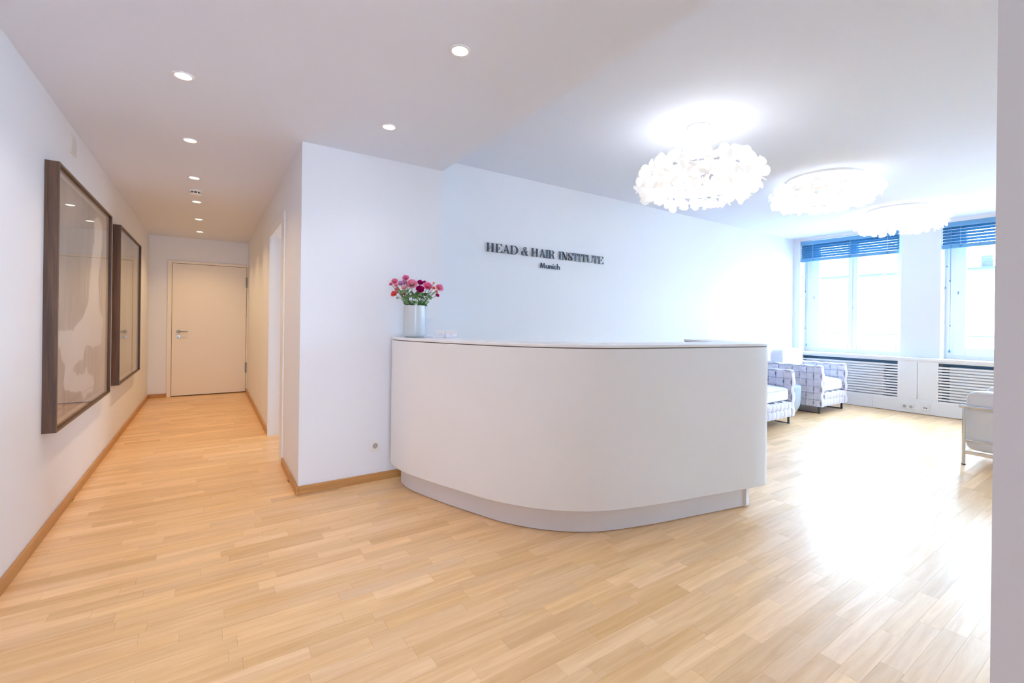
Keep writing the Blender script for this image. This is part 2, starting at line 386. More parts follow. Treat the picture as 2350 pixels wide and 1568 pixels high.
# ------------------------------------------------------------------ pictures
def picture(name, y0, y1, z0, z1, label, artfn, nu, nv):
    t = thing('framed_picture', label, 'picture', (XL, (y0+y1)/2, z0))
    w = (y1-y0)/2; h = z1-z0; D = .060; e = .012
    g = G()
    g.box(0, D-.002, -w, -w+e, 0, h).box(0, D-.002, w-e, w, 0, h).box(0, D-.002, -w+e, w-e, 0, e).box(0, D-.002, -w+e, w-e, h-e, h)
    g.obj('frame', m_walnut, t)
    g = G(); k = D-.002
    g.box(k, D, -w, -w+e+.001, 0, h).box(k, D, w-e-.001, w, 0, h).box(k, D, -w+e, w-e, 0, e+.001).box(k, D, -w+e, w-e, h-e-.001, h)
    g.obj('frame_face', m_bronze, t)
    G().box(.012, .022, -w+e, w-e, e, h-e).obj('mount_board', m_card, t)
    q = .035
    a = G().grid(lambda u, v: (.030, (w-e-q)*(2*u-1), e+q+(h-2*e-2*q)*v), nu, nv)
    am = art_mat
    o = a.obj('artwork', am, t)
    ca = o.data.color_attributes.new('tone', 'FLOAT_COLOR', 'POINT')
    for i, p in enumerate(a.v): ca.data[i].color = (*lin(artfn(p[1]+(y0+y1)/2, p[2]+z0))[:3], 1)
    G().box(.046, .049, -w+e, w-e, e, h-e).obj('glass_pane', m_pglass, t)
def mk_art_mat():
    m = bpy.data.materials.new('painted_paper'); m.use_nodes = True; nt = m.node_tree
    a = nt.nodes.new('ShaderNodeAttribute'); a.attribute_name = 'tone'; nt.links.new(a.outputs['Color'], nt.nodes['Principled BSDF'].inputs['Base Color'])
    nt.nodes['Principled BSDF'].inputs['Roughness'].default_value = .8; return m
art_mat = mk_art_mat()
P1 = [(3.50,1.24),(3.58,1.155),(3.647,1.136),(3.985,1.128),(4.068,1.167),(4.172,1.187),(4.265,1.215),(4.377,1.289),(4.426,1.349),(4.453,1.493),(4.503,1.625),(4.60,1.802),(4.56,1.947),
 (4.75,1.99),(4.90,1.921),(4.88,1.777),(4.76,1.515),(4.791,1.354),(4.839,1.257),(4.976,1.19),(4.916,1.09),(4.9,.99),(4.575,.986),(4.393,1.015),(4.326,.996),(4.266,.914),(4.141,.916),(3.998,.895),(3.999,.868),
 (4.086,.832),(4.239,.823),(4.304,.809),(4.375,.861),(4.458,.797),(4.588,.772),(4.649,.71),(4.595,.654),(4.413,.664),(4.319,.635),(4.214,.706),(4.093,.712),(3.924,.745),(3.795,.768),(3.763,.81),(3.79,.863),
 (3.8,.912),(3.713,.969),(3.682,1.02),(3.617,1.053),(3.52,1.114)]
def inside(poly, x, y):
    r = False; j = len(poly)-1
    for i in range(len(poly)):
        xi, yi = poly[i]; xj, yj = poly[j]
        if (yi > y) != (yj > y) and x < (xj-xi)*(y-yi)/(yj-yi)+xi: r = not r
        j = i
    return r
def mixc(a, b, t): return tuple(a[i]+(b[i]-a[i])*t for i in range(3))
def art1(y, z):
    n = mnoise.noise(Vector((y*22, z*2.2, 1)))*.5 + mnoise.noise(Vector((y*60, z*5, 4)))*.25
    n2 = mnoise.noise(Vector((y*2.3, z*2.3, 9)))
    c = (.69, .70, .73)
    if z < 1.15: c = mixc(c, (.75,.73,.745), min(1,(1.15-z)*3))
    if y > 4.75: c = mixc(c, (.77,.73,.735), min(1,(y-4.75)*3))
    k = n*.16+n2*.09; c = tuple(x+k for x in c)
    yy = y+mnoise.noise(Vector((y*9,z*9,3)))*.012; zz = z+mnoise.noise(Vector((y*25,z*9,5)))*.012
    if inside(P1, yy, zz): c = tuple(0.92+n*.015+d for d in (0,.005,.03))
    if abs(z-(.67+(y-3.5)*.02)-.004*math.sin(y*30)) < .005 and y < 4.6: c = tuple(x-.12 for x in c)
    return c
def art2(y, z):
    n = mnoise.noise(Vector((y*14, z*2, 21)))*.05
    c = (.78+n, .77+n, .74+n)
    a = 6.42 + .10*math.sin(z*3.1)+.05*mnoise.noise(Vector((z*4,2,2)))
    wdt = .16+.12*math.sin(z*2+1)
    if abs(y-a) < wdt and .7 < z < 1.95: c = (.86+n*.4,.85+n*.4,.82+n*.4)
    if abs(y-6.82) < .012 and z > .8: c = tuple(x-.06 for x in c)
    return c
picture('a', 3.475, 5.12, .572, 2.072, 'big near picture of a pale abstract cloud shape in a deep dark wooden frame', art1, 190, 190)
picture('b', 5.58, 7.11, .572, 2.08, 'farther beige abstract picture in a deep dark wooden frame, nearer the cream door', art2, 120, 120)
t = thing('vent_cover', 'small pale cover plate high on the corridor wall above the near picture', 'cover plate', (XL, 4.085, 2.335))
G().box(0, .006, -.062, .062, -.058, .058, .002).obj('plate', mat('pale_plate','E4DEDA',.5), t)
G().box(.006, .008, -.050, .050, -.046, .046, .001).obj('inner_plate', mat('pale_plate_inner','DFD8D4',.5), t)

# ------------------------------------------------------------------ sockets
m_rim = mat('socket_rim', 'BDB8B5', .5)
def socket(loc, rotz, label, kinds, pitch=.071, fr=.080):
    t = thing('wall_socket', label, 'socket', loc, rotz)
    n = len(kinds); w = (n-1)*pitch/2+fr/2
    G().box(-w, w, -.008, 0, -fr/2, fr/2, .003).obj('cover_frame', m_plast, t)
    for i, k in enumerate(kinds):
        x = -(n-1)*pitch/2+i*pitch
        ins = G().box(x-.029, x+.029, -.011, -.008, -.029, .029, .002).obj('insert', m_plast, t)
        if k == 's':
            G().lathe([(.0205,-.0115),(.0195,-.0125),(.0185,-.0112)], (x,0,0), 24, 'y').obj('rim', m_rim, ins, True)
            g = G()
            for dx in (-.0095, .0095): g.lathe([(0,-.0122),(.0024,-.0122),(.0024,-.011)], (x+dx,0,0), 10, 'y')
            g.box(x-.003, x+.003, -.0122, -.011, -.0195, -.0160).box(x-.003, x+.003, -.0122, -.011, .0160, .0195).obj('contact_holes', m_dark, ins)
        else:
            for dx in (-.011, .011): G().box(x+dx-.007, x+dx+.007, -.0122, -.011, -.008, .004).obj('port', m_dark, ins)
    return t
socket((1.055, YF, .265), 0, 'single white wall socket low on the wall block left of the counter', 's')

# ------------------------------------------------------------------ reception counter
OUT = [(1.141,3.10),(1.150,3.03),(1.224,2.782),(1.321,2.516),(1.438,2.243),(1.612,2.012),(1.852,1.840),(2.195,1.733),(2.567,1.657),(2.96,1.583)]
def catmull(P, n=8):
    R_ = []
    for i in range(len(P)-1):
        p0, p1, p2, p3 = P[max(i-1,0)], P[i], P[i+1], P[min(i+2,len(P)-1)]
        for k in range(n):
            t = k/n
            R_.append(tuple(.5*((2*p1[j])+(-p0[j]+p2[j])*t+(2*p0[j]-5*p1[j]+4*p2[j]-p3[j])*t*t+(-p0[j]+3*p1[j]-3*p2[j]+p3[j])*t**3) for j in range(2)))
    R_.append(P[-1]); return R_
front = catmull([(1.150,3.03),(1.224,2.782),(1.321,2.516),(1.438,2.243),(1.612,2.012),(1.852,1.840),(2.195,1.733),(2.567,1.657),(2.96,1.578)], 8)
def arc(c, r, a0, a1, n=7): return [(c[0]+r*math.cos(a0+(a1-a0)*i/n), c[1]+r*math.sin(a0+(a1-a0)*i/n)) for i in range(n+1)]
def plan(off):
    """counter plan, shrunk by off"""
    P = []
    # wall end with small rounded corner
    P += [(1.43-off*.5, 3.385-off)]
    P += [(1.20+off, 3.385-off), (1.165+off, 3.37-off), (1.145+off, 3.335-off), (1.133+off, 3.28), (1.128+off, 3.20), (1.134+off, 3.12)]
    for i, p in enumerate(front):
        a = front[max(i-1,0)]; b = front[min(i+1,len(front)-1)]
        t = Vector((b[0]-a[0], b[1]-a[1])).normalized(); P.append((p[0]-t.y*off, p[1]+t.x*off))
    # right end corner
    e = P[-1]
    P += [(3.06-off, 1.560+off), (3.105-off, 1.565+off), (3.135-off, 1.583+off), (3.155-off, 1.62+off)]
    P += [(3.42-off, 2.22-off*.4), (3.425-off,2.27-off), (3.385-off*.6,2.30-off), (3.23+off*.2, 2.30-off)]
    # inner line
    P += [(3.03+off*.6, 1.93-off), (2.97, 1.89-off), (2.60, 1.95-off), (2.27, 2.02-off), (2.0,2.12-off), (1.84-off, 2.24-off), (1.71-off, 2.42), (1.60-off, 2.68), (1.50-off, 2.98)]
    return P
counter = thing('reception_counter', 'tall white curved reception counter on a recessed steel plinth', 'counter', (2.0, 2.2, 0))
def loc_poly(P): return [(x-2.0, y-2.2) for x, y in P]
body = G().prism(loc_poly(plan(0)), .152, 1.070).obj('counter_body', m_laq, counter, True)
bv = body.modifiers.new('bevel', 'BEVEL'); bv.width = .003; bv.segments = 2; bv.limit_method = 'ANGLE'; bv.angle_limit = math.radians(60)
G().prism(loc_poly(plan(.006)), 1.070, 1.0755).obj('shadow_joint', m_gap, counter)
top = G().prism(loc_poly(plan(-.001)), 1.0755, 1.092).obj('counter_top', m_top, counter, True)
bv = top.modifiers.new('bevel', 'BEVEL'); bv.width = .003; bv.segments = 3; bv.limit_method = 'ANGLE'; bv.angle_limit = math.radians(60)
# plinth in two lengths: ribbon of panels following the counter
kp = loc_poly(plan(.075))
nfr = len(front)
cut = 7+nfr-4
def ribbon(pts, z0, z1, th):
    g = G(); n = len(pts); ins = []
    for i, p in enumerate(pts):
        a = pts[max(i-1,0)]; b = pts[min(i+1,n-1)]; t = Vector((b[0]-a[0], b[1]-a[1])).normalized(); ins.append((p[0]-t.y*th, p[1]+t.x*th))
    return g.prism(pts+ins[::-1], z0, z1)
ribbon(kp[1:cut], .004, .152, .02).obj('plinth_panel', m_steel, counter, True)
ribbon([kp[cut-1]]+kp[cut:cut+9], .005, .152, .02).obj('plinth_panel', m_steel, counter, True)
G().prism(loc_poly(plan(.11)), .0, .152).obj('plinth_core', m_gap, counter)

# ------------------------------------------------------------------ raised lettering
T_, H_ = .0185, .0032
def g_stroke(g, pts, th=T_, tn=H_, y0=-.022, y1=-.014):
    pts = [Vector(p) for p in pts]; n = len(pts); Lp = []; Rp = []
    for i, p in enumerate(pts):
        t = (pts[min(i+1,n-1)]-pts[max(i-1,0)]).normalized(); w = (tn+(th-tn)*abs(t.y)**1.6)/2
        nn = Vector((-t.y, t.x)); Lp.append(p+nn*w); Rp.append(p-nn*w)
    for i in range(n-1): g.slab([Lp[i], Rp[i], Rp[i+1], Lp[i+1]], y0, y1)
def bar(g, x0, x1, z0, z1, y0=-.022, y1=-.014): g.slab([(x0,z0),(x1,z0),(x1,z1),(x0,z1)], y0, y1)
def serif(g, x, z, w): bar(g, x-w, x+w, z, z+H_)
def quad(g, a, b, c, d_): g.slab([a,b,c,d_], -.022, -.014)
def ell(cx_, cz_, rx, rz, a0, a1, n=18): return [(cx_+rx*math.cos(math.radians(a0+(a1-a0)*i/n)), cz_+rz*math.sin(math.radians(a0+(a1-a0)*i/n))) for i in range(n+1)]
HH = .086
def glyph(ch, w):
    g = G(); h = HH; s = .016
    if ch == 'H':
        for x in (s, w-s): bar(g, x-T_/2, x+T_/2, 0, h); serif(g, x, 0, s); serif(g, x, h-H_, s)
        bar(g, s, w-s, h*.5, h*.5+H_)
    elif ch == 'I':
        bar(g, w/2-T_/2, w/2+T_/2, 0, h); serif(g, w/2, 0, w/2); serif(g, w/2, h-H_, w/2)
    elif ch == 'E':
        bar(g, s-T_/2, s+T_/2, 0, h); bar(g, 0, w, 0, H_); bar(g, 0, w*.95, h-H_, h); bar(g, s, w*.62, h*.5, h*.5+H_)
        g.slab([(w,0),(w,h*.30),(w*.72,0)], -.022,-.014); g.slab([(w*.95,h),(w*.70,h),(w*.95,h*.72)], -.022,-.014)
        g.slab([(w*.60,h*.36),(w*.62,h*.36),(w*.62,h*.68),(w*.60,h*.68)], -.022,-.014)
    elif ch == 'A':
        quad(g, (w*.86-T_/2-.002,0),(w*.86+T_/2,0),(w*.50+.004,h),(w*.50-.006,h)); quad(g,(w*.12,0),(w*.12+H_*1.1,0),(w*.50+H_,h*.98),(w*.50-H_,h*.98))
        serif(g, w*.13, 0, .014); serif(g, w*.86, 0, .017); bar(g, w*.24, w*.72, h*.30, h*.30+H_)
    elif ch == 'D':
        bar(g, s-T_/2, s+T_/2, 0, h); bar(g, 0, w*.45, 0, H_); bar(g, 0, w*.45, h-H_, h)
        g_stroke(g, ell(w*.42, h/2, w*.58-T_/2, h/2-H_/2, -90, 90), T_*1.05)
    elif ch == 'T':
        bar(g, w/2-T_/2, w/2+T_/2, 0, h); bar(g, w*.04, w*.96, h-H_, h); serif(g, w/2, 0, s)
        g.slab([(w*.02,h),(w*.02,h*.68),(w*.05,h*.68),(w*.24,h)], -.022,-.014); g.slab([(w*.98,h),(w*.76,h),(w*.95,h*.68),(w*.98,h*.68)], -.022,-.014)
    elif ch == 'N':
        bar(g, w*.18-H_/2, w*.18+H_/2, 0, h); bar(g, w*.86-H_/2, w*.86+H_/2, 0, h); serif(g, w*.18, 0, .013); serif(g, w*.86, h-H_, .012)
        bar(g, 0, w*.2, h-H_, h); quad(g, (w*.80,0),(w*.86,0),(w*.30,h),(w*.04,h)); quad(g,(w*.68,0),(w*.86,0),(w*.30,h),(w*.14,h))
    elif ch == 'U':
        bar(g, s-T_/2, s+T_/2, h*.28, h); serif(g, s, h-H_, s); serif(g, w*.88, h-H_, .012); bar(g, w*.88-H_/2, w*.88+H_/2, h*.3, h)
        c = (s+w*.88)/2; g_stroke(g, ell(c, h*.3, c-s, h*.3-H_/2, 180, 290, 12), T_); g_stroke(g, ell(c, h*.3, w*.88-c, h*.3-H_/2, 270, 360, 12), H_*2)
    elif ch == 'S':
        pts = ell(w*.5, h*.74, w*.36, h*.24, 40, 180, 12)+[(w*.22,h*.62),(w*.42,h*.53),(w*.62,h*.46),(w*.78,h*.36)]+ell(w*.47, h*.26, w*.36, h*.24, 0, -150, 12)
        n = len(pts); g2 = []
        P = [Vector(p) for p in pts]
        for i in range(n-1):
            k = math.exp(-((i/(n-1)-.5)/.2)**2); wd = H_+ (T_*1.0-H_)*k
            t = (P[i+1]-P[i]).normalized(); nn = Vector((-t.y,t.x))*wd/2; e = t*.0015
            g.slab([P[i]+nn-e, P[i]-nn-e, P[i+1]-nn+e, P[i+1]+nn+e], -.022,-.014)
        g.slab([(w*.92,h*.98),(w*.86,h*.98),(w*.90,h*.66),(w*.92,h*.66)], -.022,-.014); g.slab([(w*.08,h*.02),(w*.12,h*.02),(w*.10,h*.36),(w*.08,h*.36)], -.022,-.014)
    elif ch == 'R':
        bar(g, s-T_/2, s+T_/2, 0, h); serif(g, s, 0, s); bar(g, 0, w*.45, h-H_, h); bar(g, s, w*.45, h*.50, h*.50+H_)
        g_stroke(g, ell(w*.42, h*.75, w*.40-T_/2, h*.25-H_/2, -90, 90), T_)
        g_stroke(g, [(w*.45,h*.51),(w*.58,h*.46),(w*.66,h*.34),(w*.68,h*.2),(w*.74,h*.06),(w*.84,h*.01),(w*.97,h*.04)], T_*.95)
    elif ch == '&':
        g_stroke(g, ell(w*.50, h*.80, w*.17, h*.19, -30, 230, 16), T_*.5)
        quad(g, (w*.84-T_*.6,0),(w*.84+T_*.55,0),(w*.44,h*.74),(w*.30,h*.74))
        g_stroke(g, [(w*.62,h*.66),(w*.45,h*.56)], H_*2, H_*1.4)
        g_stroke(g, ell(w*.33, h*.27, w*.27, h*.26, 70, 290, 16), T_)
        g_stroke(g, [(w*.42,h*.02),(w*.60,h*.12),(w*.74,h*.32),(w*.80,h*.52)], H_*1.5, H_*1.2); bar(g, w*.66, w*.96, h*.52, h*.52+H_); bar(g, w*.74, w*.99, 0, H_)
    return g
sign = thing('wall_sign', 'dark metal raised lettering mounted on the white wall above the counter', 'sign', (3.02, YS, 1.94))
WORD = [('H',2.233,2.317),('E',2.336,2.414),('A',2.42,2.501),('D',2.51,2.604),('&',2.648,2.732),('H',2.772,2.861),('A',2.874,2.955),('I',2.963,3.0),('R',3.004,3.09),('I',3.141,3.177),('N',3.181,3.265),
 ('S',3.27,3.338),('T',3.341,3.417),('I',3.419,3.462),('T',3.465,3.548),('U',3.551,3.640),('T',3.642,3.724),('E',3.728,3.81)]
for ch, a, b in WORD:
    g = glyph(ch, b-a); g.v = [(x+a-3.02, y, z+1.897-1.94) for x, y, z in g.v]
    # stand-off pins
    g.tube([((a+b)/2-3.02,-.014,1.93-1.94),((a+b)/2-3.02,0,1.93-1.94)], .003, 6)
    g.obj('letter', m_letter, sign)
def mb(g, x0, x1, z0, z1): bar(g, x0, x1, z0, z1)
SW2 = .0085
def munich(ch, w):
    g = G(); xh = .036; H2 = .054
    def st(pts, s=SW2): g_stroke(g, pts, s, s)
    if ch == 'M': st([(.004,0),(w*.22,H2)]); st([(w*.22,H2),(w*.5,.004)]); st([(w*.5,.004),(w*.78,H2)]); st([(w*.78,H2),(w-.004,0)])
    if ch == 'u': st([(.004,xh),(.004,.016)]+ell(w/2,.016,w/2-.004,.0125,180,360,10)+[(w-.004,xh)]); mb(g,w-.0082,w+.0003,0,xh)
    if ch == 'n': mb(g,0,SW2,0,xh); st([(.004,.015)]+ell(w/2,xh-.016,w/2-.004,.0125,180,0,10)+[(w-.004,0)])
    if ch == 'i': mb(g,.002,.002+SW2,0,xh); g.slab(ell(.006,xh+.011,.0055,.0055,0,330,11), -.022,-.014)
    if ch == 'c': st(ell(w*.55,xh/2,w*.48,xh/2-.003,45,315,14))
    if ch == 'h': mb(g,0,SW2,0,H2+.006); st([(.004,.015)]+ell(w/2,xh-.016,w/2-.004,.0125,180,0,10)+[(w-.004,0)])
    return g
for ch, a, b in [('M',2.889,2.956),('u',2.965,3.003),('n',3.012,3.048),('i',3.056,3.068),('c',3.074,3.109),('h',3.117,3.155)]:
    g = munich(ch, b-a); g.v = [(x+a-3.02, y, z+1.7855-1.94) for x, y, z in g.v]
    g.tube([((a+b)/2-3.02,-.014,1.80-1.94),((a+b)/2-3.02,0,1.80-1.94)], .002, 6)
    g.obj('letter', m_letter, sign)

# ------------------------------------------------------------------ windows, blinds, radiator cover
XG = XW+.22
def window(name, y0, y1, label, mull, lo=.21, ro=.105):
    t = thing(name, label, 'window', (XG, y0, .765), kind='structure')
    w = y1-y0; h = 2.645-.765; m = mull-y0
    f = G().box(0, .07, 0, ro*.55, 0, h, .003).box(0, .07, w-lo*.55, w, 0, h, .003).box(0,.07, ro*.55, w-lo*.55, 0, .075,.003).box(0,.07, ro*.55, w-lo*.55, h-.032, h,.003)
    f.obj('window_frame', m_white, t)
    def sash(a, b, la, lb, hy):
        s = G().box(-.014, .05, a, a+la, .055, h-.03, .004).box(-.014, .05, b-lb, b, .055, h-.03, .004).box(-.014,.05,a+la,b-lb,.055,.165,.004).box(-.014,.05,a+la,b-lb,h-.085,h-.03,.004)
        so = s.obj('sash', m_white, t)
        G().box(.018, .024, a+la-.004, b-lb+.004, .16, h-.080).obj('glass_pane', m_pane, so)
        if hy == 'b': G().box(-.018,-.014, b-.045, b-.035, .905,.945).obj('hinge', m_cord, so)
        return so
    s1 = sash(ro*.45, m, ro*.6, .062, 'a'); s2 = sash(m+.004, w-lo*.45, .062, lo*.55, 'b')
    G().box(-.024, -.014, m-.045, m-.020, .80, .87, .003).obj('handle_plate', m_plast, s1)
    G().tube([(-.03,m-.032,.85),(-.055,m-.032,.85),(-.060,m-.030,.83),(-.060,m-.018,.72)], .008, 8).obj('window_handle', m_chrome, s1, True)
    # outer reveal sill
    G().box(-.22, 0, 0, w, 0, .004).obj('inner_sill', m_white, t)
window('window_1', W1[0], W1[1], 'far white double window on the left of the pier', 3.02)
window('window_2', W2[0], W2[1], 'white double window cut by the right wall edge', 1.22)
window('window_3', W3[0], W3[1], 'white double window out of view behind the right wall', -.57)  # this and the next window are unseen, added to bring in daylight
window('window_4', W4[0], W4[1], 'rearmost white double window out of view', -2.36)
def blind(y0, y1, label, zt, zb, tilt, cords):
    t = thing('wooden_blind', label, 'blind', (XW+.035, y0, zt)); w = y1-y0; H_b = zt-zb
    G().box(-.030, -.018, 0, w, -.060, 0, .002).obj('valance', m_slat2, t)
    G().box(-.016, .03, .01, w-.01, -.045, -.003, .002).obj('head_rail', m_slat2, t)
    n = 6; z0 = -.078; z1 = -(H_b-.072); a = math.radians(tilt)
    for i in range(n):
        z = z0+(z1-z0)*i/(n-1); dx, dz = .025*math.cos(a), .025*math.sin(a); k = .0014
        G().add([(-dx,0,z-dz),(dx,0,z+dz),(dx,w,z+dz),(-dx,w,z-dz),(-dx-k*math.sin(a),0,z-dz+k*2),(dx-k*math.sin(a),0,z+dz+k*2),(dx-k*math.sin(a),w,z+dz+k*2),(-dx-k*math.sin(a),w,z-dz+k*2)],
                [(0,3,2,1),(4,5,6,7),(0,1,5,4),(1,2,6,5),(2,3,7,6),(3,0,4,7)]).obj('slat', m_slat, t)
    b = G().box(-.028, .022, 0, w, -H_b, -H_b+.050, .003).obj('bottom_rail', m_slat2, t)
    for fy in (.10, .46, .86):
        G().tube([(-.027,w*fy,-.06),(-.027,w*fy,-H_b+.05)], .0013, 6).obj('ladder_cord', m_card, t)
        G().box(-.0295,-.028,w*fy-.012,w*fy+.012,-H_b+.012,-H_b+.032,.002).obj('cord_plug', m_slat, b)
    for (yy, z_end, kind) in cords:
        yl = yy-y0; ze = z_end-zt
        c = G().tube([(-.034,yl,-.055),(-.034,yl,ze*.5),(-.034,yl+.003,ze)], .0022 if kind == 'w' else .0011, 6).obj('pull_cord', m_cord, t)
        if kind in ('t','b'):
            s = 1.0 if kind == 't' else 1.6
            G().lathe([(.002*s,.0),(.004*s,-.006*s),(.009*s,-.024*s),(.008*s,-.026*s),(0,-.026*s)], (-.034,yl+.003,ze), 12).obj('tassel', m_cord, c, True)
        else:
            G().lathe([(.003,.0),(.007,-.003),(.007,-.028),(.003,-.031)], (-.034,yl+.003,ze), 10).obj('connector', m_cord, c, True)
blind(2.386, 3.74-.03, 'raised petrol blue slatted blind at the top of the far window', 2.632, 2.292, 51,
      [(3.668,2.05,'t'),(3.683,1.72,'t'),(3.625,1.80,'w'),(3.622,1.18,'t'),(3.60,.91,'b')])
blind(.58, 1.912, 'raised petrol blue slatted blind of the window at the right edge', 2.645, 2.290, 47,
      [(1.855,2.06,'t'),(1.868,1.77,'t'),(1.822,1.86,'w'),(1.816,1.25,'t'),(1.82,.91,'b')])

XC = 8.22
rc = thing('radiator_cover', 'long white panelled radiator cover with slatted grilles under both windows', 'radiator cover', (XC, 2.1, 0))
def rb(name, x0,x1,y0,y1,z0,z1,bev=.002,m=None): return G().box(x0-XC,x1-XC,y0-2.1,y1-2.1,z0,z1,bev).obj(name, m or m_white, rc)
rb('sill_board', XC-.008, XW+.01, YR, YS, .742, .776, .003)
rb('sill_apron', XC, XC+.02, YR, YS, .720, .742)
rb('skirting_board', XC-.006, XC+.014, YR, 2.614, .006, .170); rb('skirting_board', XC-.006, XC+.014, 2.616, YS, .006, .170)
rb('lower_rail', XC, XC+.018, YR, YS, .170, .205)
rb('cover_panel', XC, XC+.018, 1.890, 2.108, .205, .720); p = rb('cover_panel', XC, XC+.018, 2.112, 2.328, .205, .720)
G().box(-.003, 0, 1.985-2.1-.006, 1.985-2.1+.006, .640, .672, .001).obj('catch', m_plast, p) if False else None
rb('cover_panel', XC, XC+.018, 3.607, YS, .205, .720); rb('cover_panel', XC, XC+.018, YR, .58, .205, .720)
for (a, b) in ((2.328, 3.607), (.58, 1.890)):
    for i in range(12):
        z = .2195+i*.0392; rb('slat', XC+.002, XC+.014, a, b, z, z+.0235, .001)
m_niche = mat('niche_shade_blue', '7FA3C4', .8)  # blue-grey colour paints the shade behind the grille slats
for (a, b, yy) in ((2.36, 3.60, 2.1), (.6, 1.86, 2.1)):
    rb('niche_back', XW-.012, XW-.002, a-.03, b+.03, .01, .73, 0, m_niche)
def radiator(y0, y1, label):
    t = thing('radiator', label, 'radiator', (XC+.10, y0, .14)); w = y1-y0
    G().box(-.045, -.030, 0, w, 0, .535, .004).obj('front_panel', m_radi, t); G().box(.03, .045, 0, w, 0, .535, .004).obj('rear_panel', m_radi, t)
    G().box(-.030, .030, .0, w, .515, .535, .002).obj('top_grille', m_radi, t)
    for yy in (.06, w-.06): G().tube([(0,yy,.05),(0,yy,-.14)], .009, 8).obj('pipe', m_radi, t)
radiator(2.50, 3.55, 'white panel radiator behind the grille of the far window'); radiator(.70, 1.79, 'white panel radiator behind the grille at the right edge')
socket((XC-.006, 2.206, .089), -PI/2, 'white double socket on the base board under the pier', 'ss')
socket((XC-.006, 2.016, .098), -PI/2, 'white data outlet on the base board right of the double socket', 'd', fr=.095)
socket((8.335, YS, 1.035), 0, 'faint white double switch plate on the bright wall beside the far window', 'd') if False else None
t = thing('light_switch', 'faint white switch plate on the bright wall beside the far window', 'switch', (8.30, YS, 1.04))
G().box(-.04, .04, -.008, 0, -.075, .075, .003).obj('cover_frame', m_plast, t)
for z in (-.036, .036): G().box(-.028, .028, -.012, -.008, z-.028, z+.028, .003).obj('rocker', m_white, t)

# ------------------------------------------------------------------ petal lamps
def petal_mesh(seed):
    rnd = random.Random(seed); L_ = .085*rnd.uniform(.9,1.15); Wd = .066*rnd.uniform(.85,1.15); curl = rnd.uniform(.6,1.3); cup = rnd.uniform(.25,.6)
    def fn(u, v):
        s = 2*u-1; wdt = Wd*(.42+.58*math.sin(min(1,v*1.25)*PI/2))*(1 if v < .7 else math.sqrt(max(0,1-((v-.7)/.32)**2)))
        a = curl*v*v
        x = s*wdt/2; z = L_*v*math.cos(a*.55); y = L_*v*math.sin(a*.55)+cup*wdt*.5*s*s
        return (x, y, z)
    return G().grid(fn, 6, 7).mesh('petal', m_petal, True)
PET = [petal_mesh(i) for i in range(4)]
def petal_lamp(x, y, zc, label, hang, n, major=.31, mi=.10):
    t = thing('petal_lamp', label, 'lamp', (x, y, ZH), group='white petal ceiling lamps')
    dz = zc-ZH; rnd = random.Random(int(x*10))
    vs = []; 
    g = G(); N, K = 40, 10
    for i in range(N):
        for k in range(K):
            a = 2*PI*i/N; b = 2*PI*k/K; r = major+.055*math.cos(b); vs.append((r*math.cos(a), r*math.sin(a), dz+.045*math.sin(b)))
    g.add(vs, [(i*K+k, ((i+1)%N)*K+k, ((i+1)%N)*K+(k+1)%K, i*K+(k+1)%K) for i in range(N) for k in range(K)])
    g.obj('diffuser_ring', m_glow, t, True)
    if hang:
        G().lathe([(.075,0),(.075,-.022),(.070,-.026),(0,-.026)], n=28).obj('canopy', m_plast, t, True)
        G().tube([(0,0,-.02),(.006,0,dz*.3),(.004,.0,dz*.6),(0,0,dz+.02)], .003, 8).obj('cable', m_plast, t, True)
        for a in (0, 2.1, 4.2): G().tube([(.01*math.cos(a),.01*math.sin(a),dz+.03),(major*math.cos(a),major*math.sin(a),dz)], .003, 6).obj('spoke', m_plast, t)
    else:
        G().lathe([(.33,0),(.33,-.018),(.32,-.022),(0,-.022)], n=36).obj('ceiling_plate', m_plast, t, True)
        for a in (0, 2.1, 4.2): G().tube([(major*math.cos(a),major*math.sin(a),-.02),(major*math.cos(a),major*math.sin(a),dz)], .006, 6).obj('post', m_plast, t)
    rows_ = [-100, -60, -22, 15, 52, 88] if hang else [-105, -68, -34, 0, 34]
    per = n//len(rows_)
    for ri, pb in enumerate(rows_):
        cnt = int(per*(1.12 if -40 < pb < 40 else .92))
        for i in range(cnt):
            a = 2*PI*(i+.5*(ri%2))/cnt+rnd.uniform(-.07,.07); b = math.radians(pb+rnd.uniform(-12,12))
            r = major+mi*.7*math.cos(b); base = Vector((r*math.cos(a), r*math.sin(a), dz+mi*.62*math.sin(b)))
            d_ = Vector((math.cos(b)*math.cos(a), math.cos(b)*math.sin(a), math.sin(b)*.62)).normalized()
            o = bpy.data.objects.new('petal', PET[rnd.randrange(4)]); COL.objects.link(o); o.parent = t
            q = d_.to_track_quat('Z', 'Y'); rot = q.to_matrix() @ Matrix.Rotation(rnd.uniform(0, 2*PI), 3, 'Z')
            sc = rnd.uniform(.85, 1.1)*(.8 if not hang and pb > 20 else 1)
            o.matrix_local = Matrix.Translation(base) @ rot.to_4x4() @ Matrix.Scale(sc, 4)
    light('POINT', 'lamp_bulb', (0,0,dz+(.21 if hang else .03)), 4 if hang else 1.6, (1,.97,.94), t, shadow_soft_size=.05)
petal_lamp(3.02, 2.05, 2.285, 'nearest petal lamp, hanging on a cable below its round canopy', True, 270)
petal_lamp(5.11, 2.05, 2.545, 'middle petal lamp, fixed close under the ceiling', False, 240, .33)
petal_lamp(7.20, 2.04, 2.545, 'farthest petal lamp under the ceiling, in front of the far window blind', False, 240, .33)

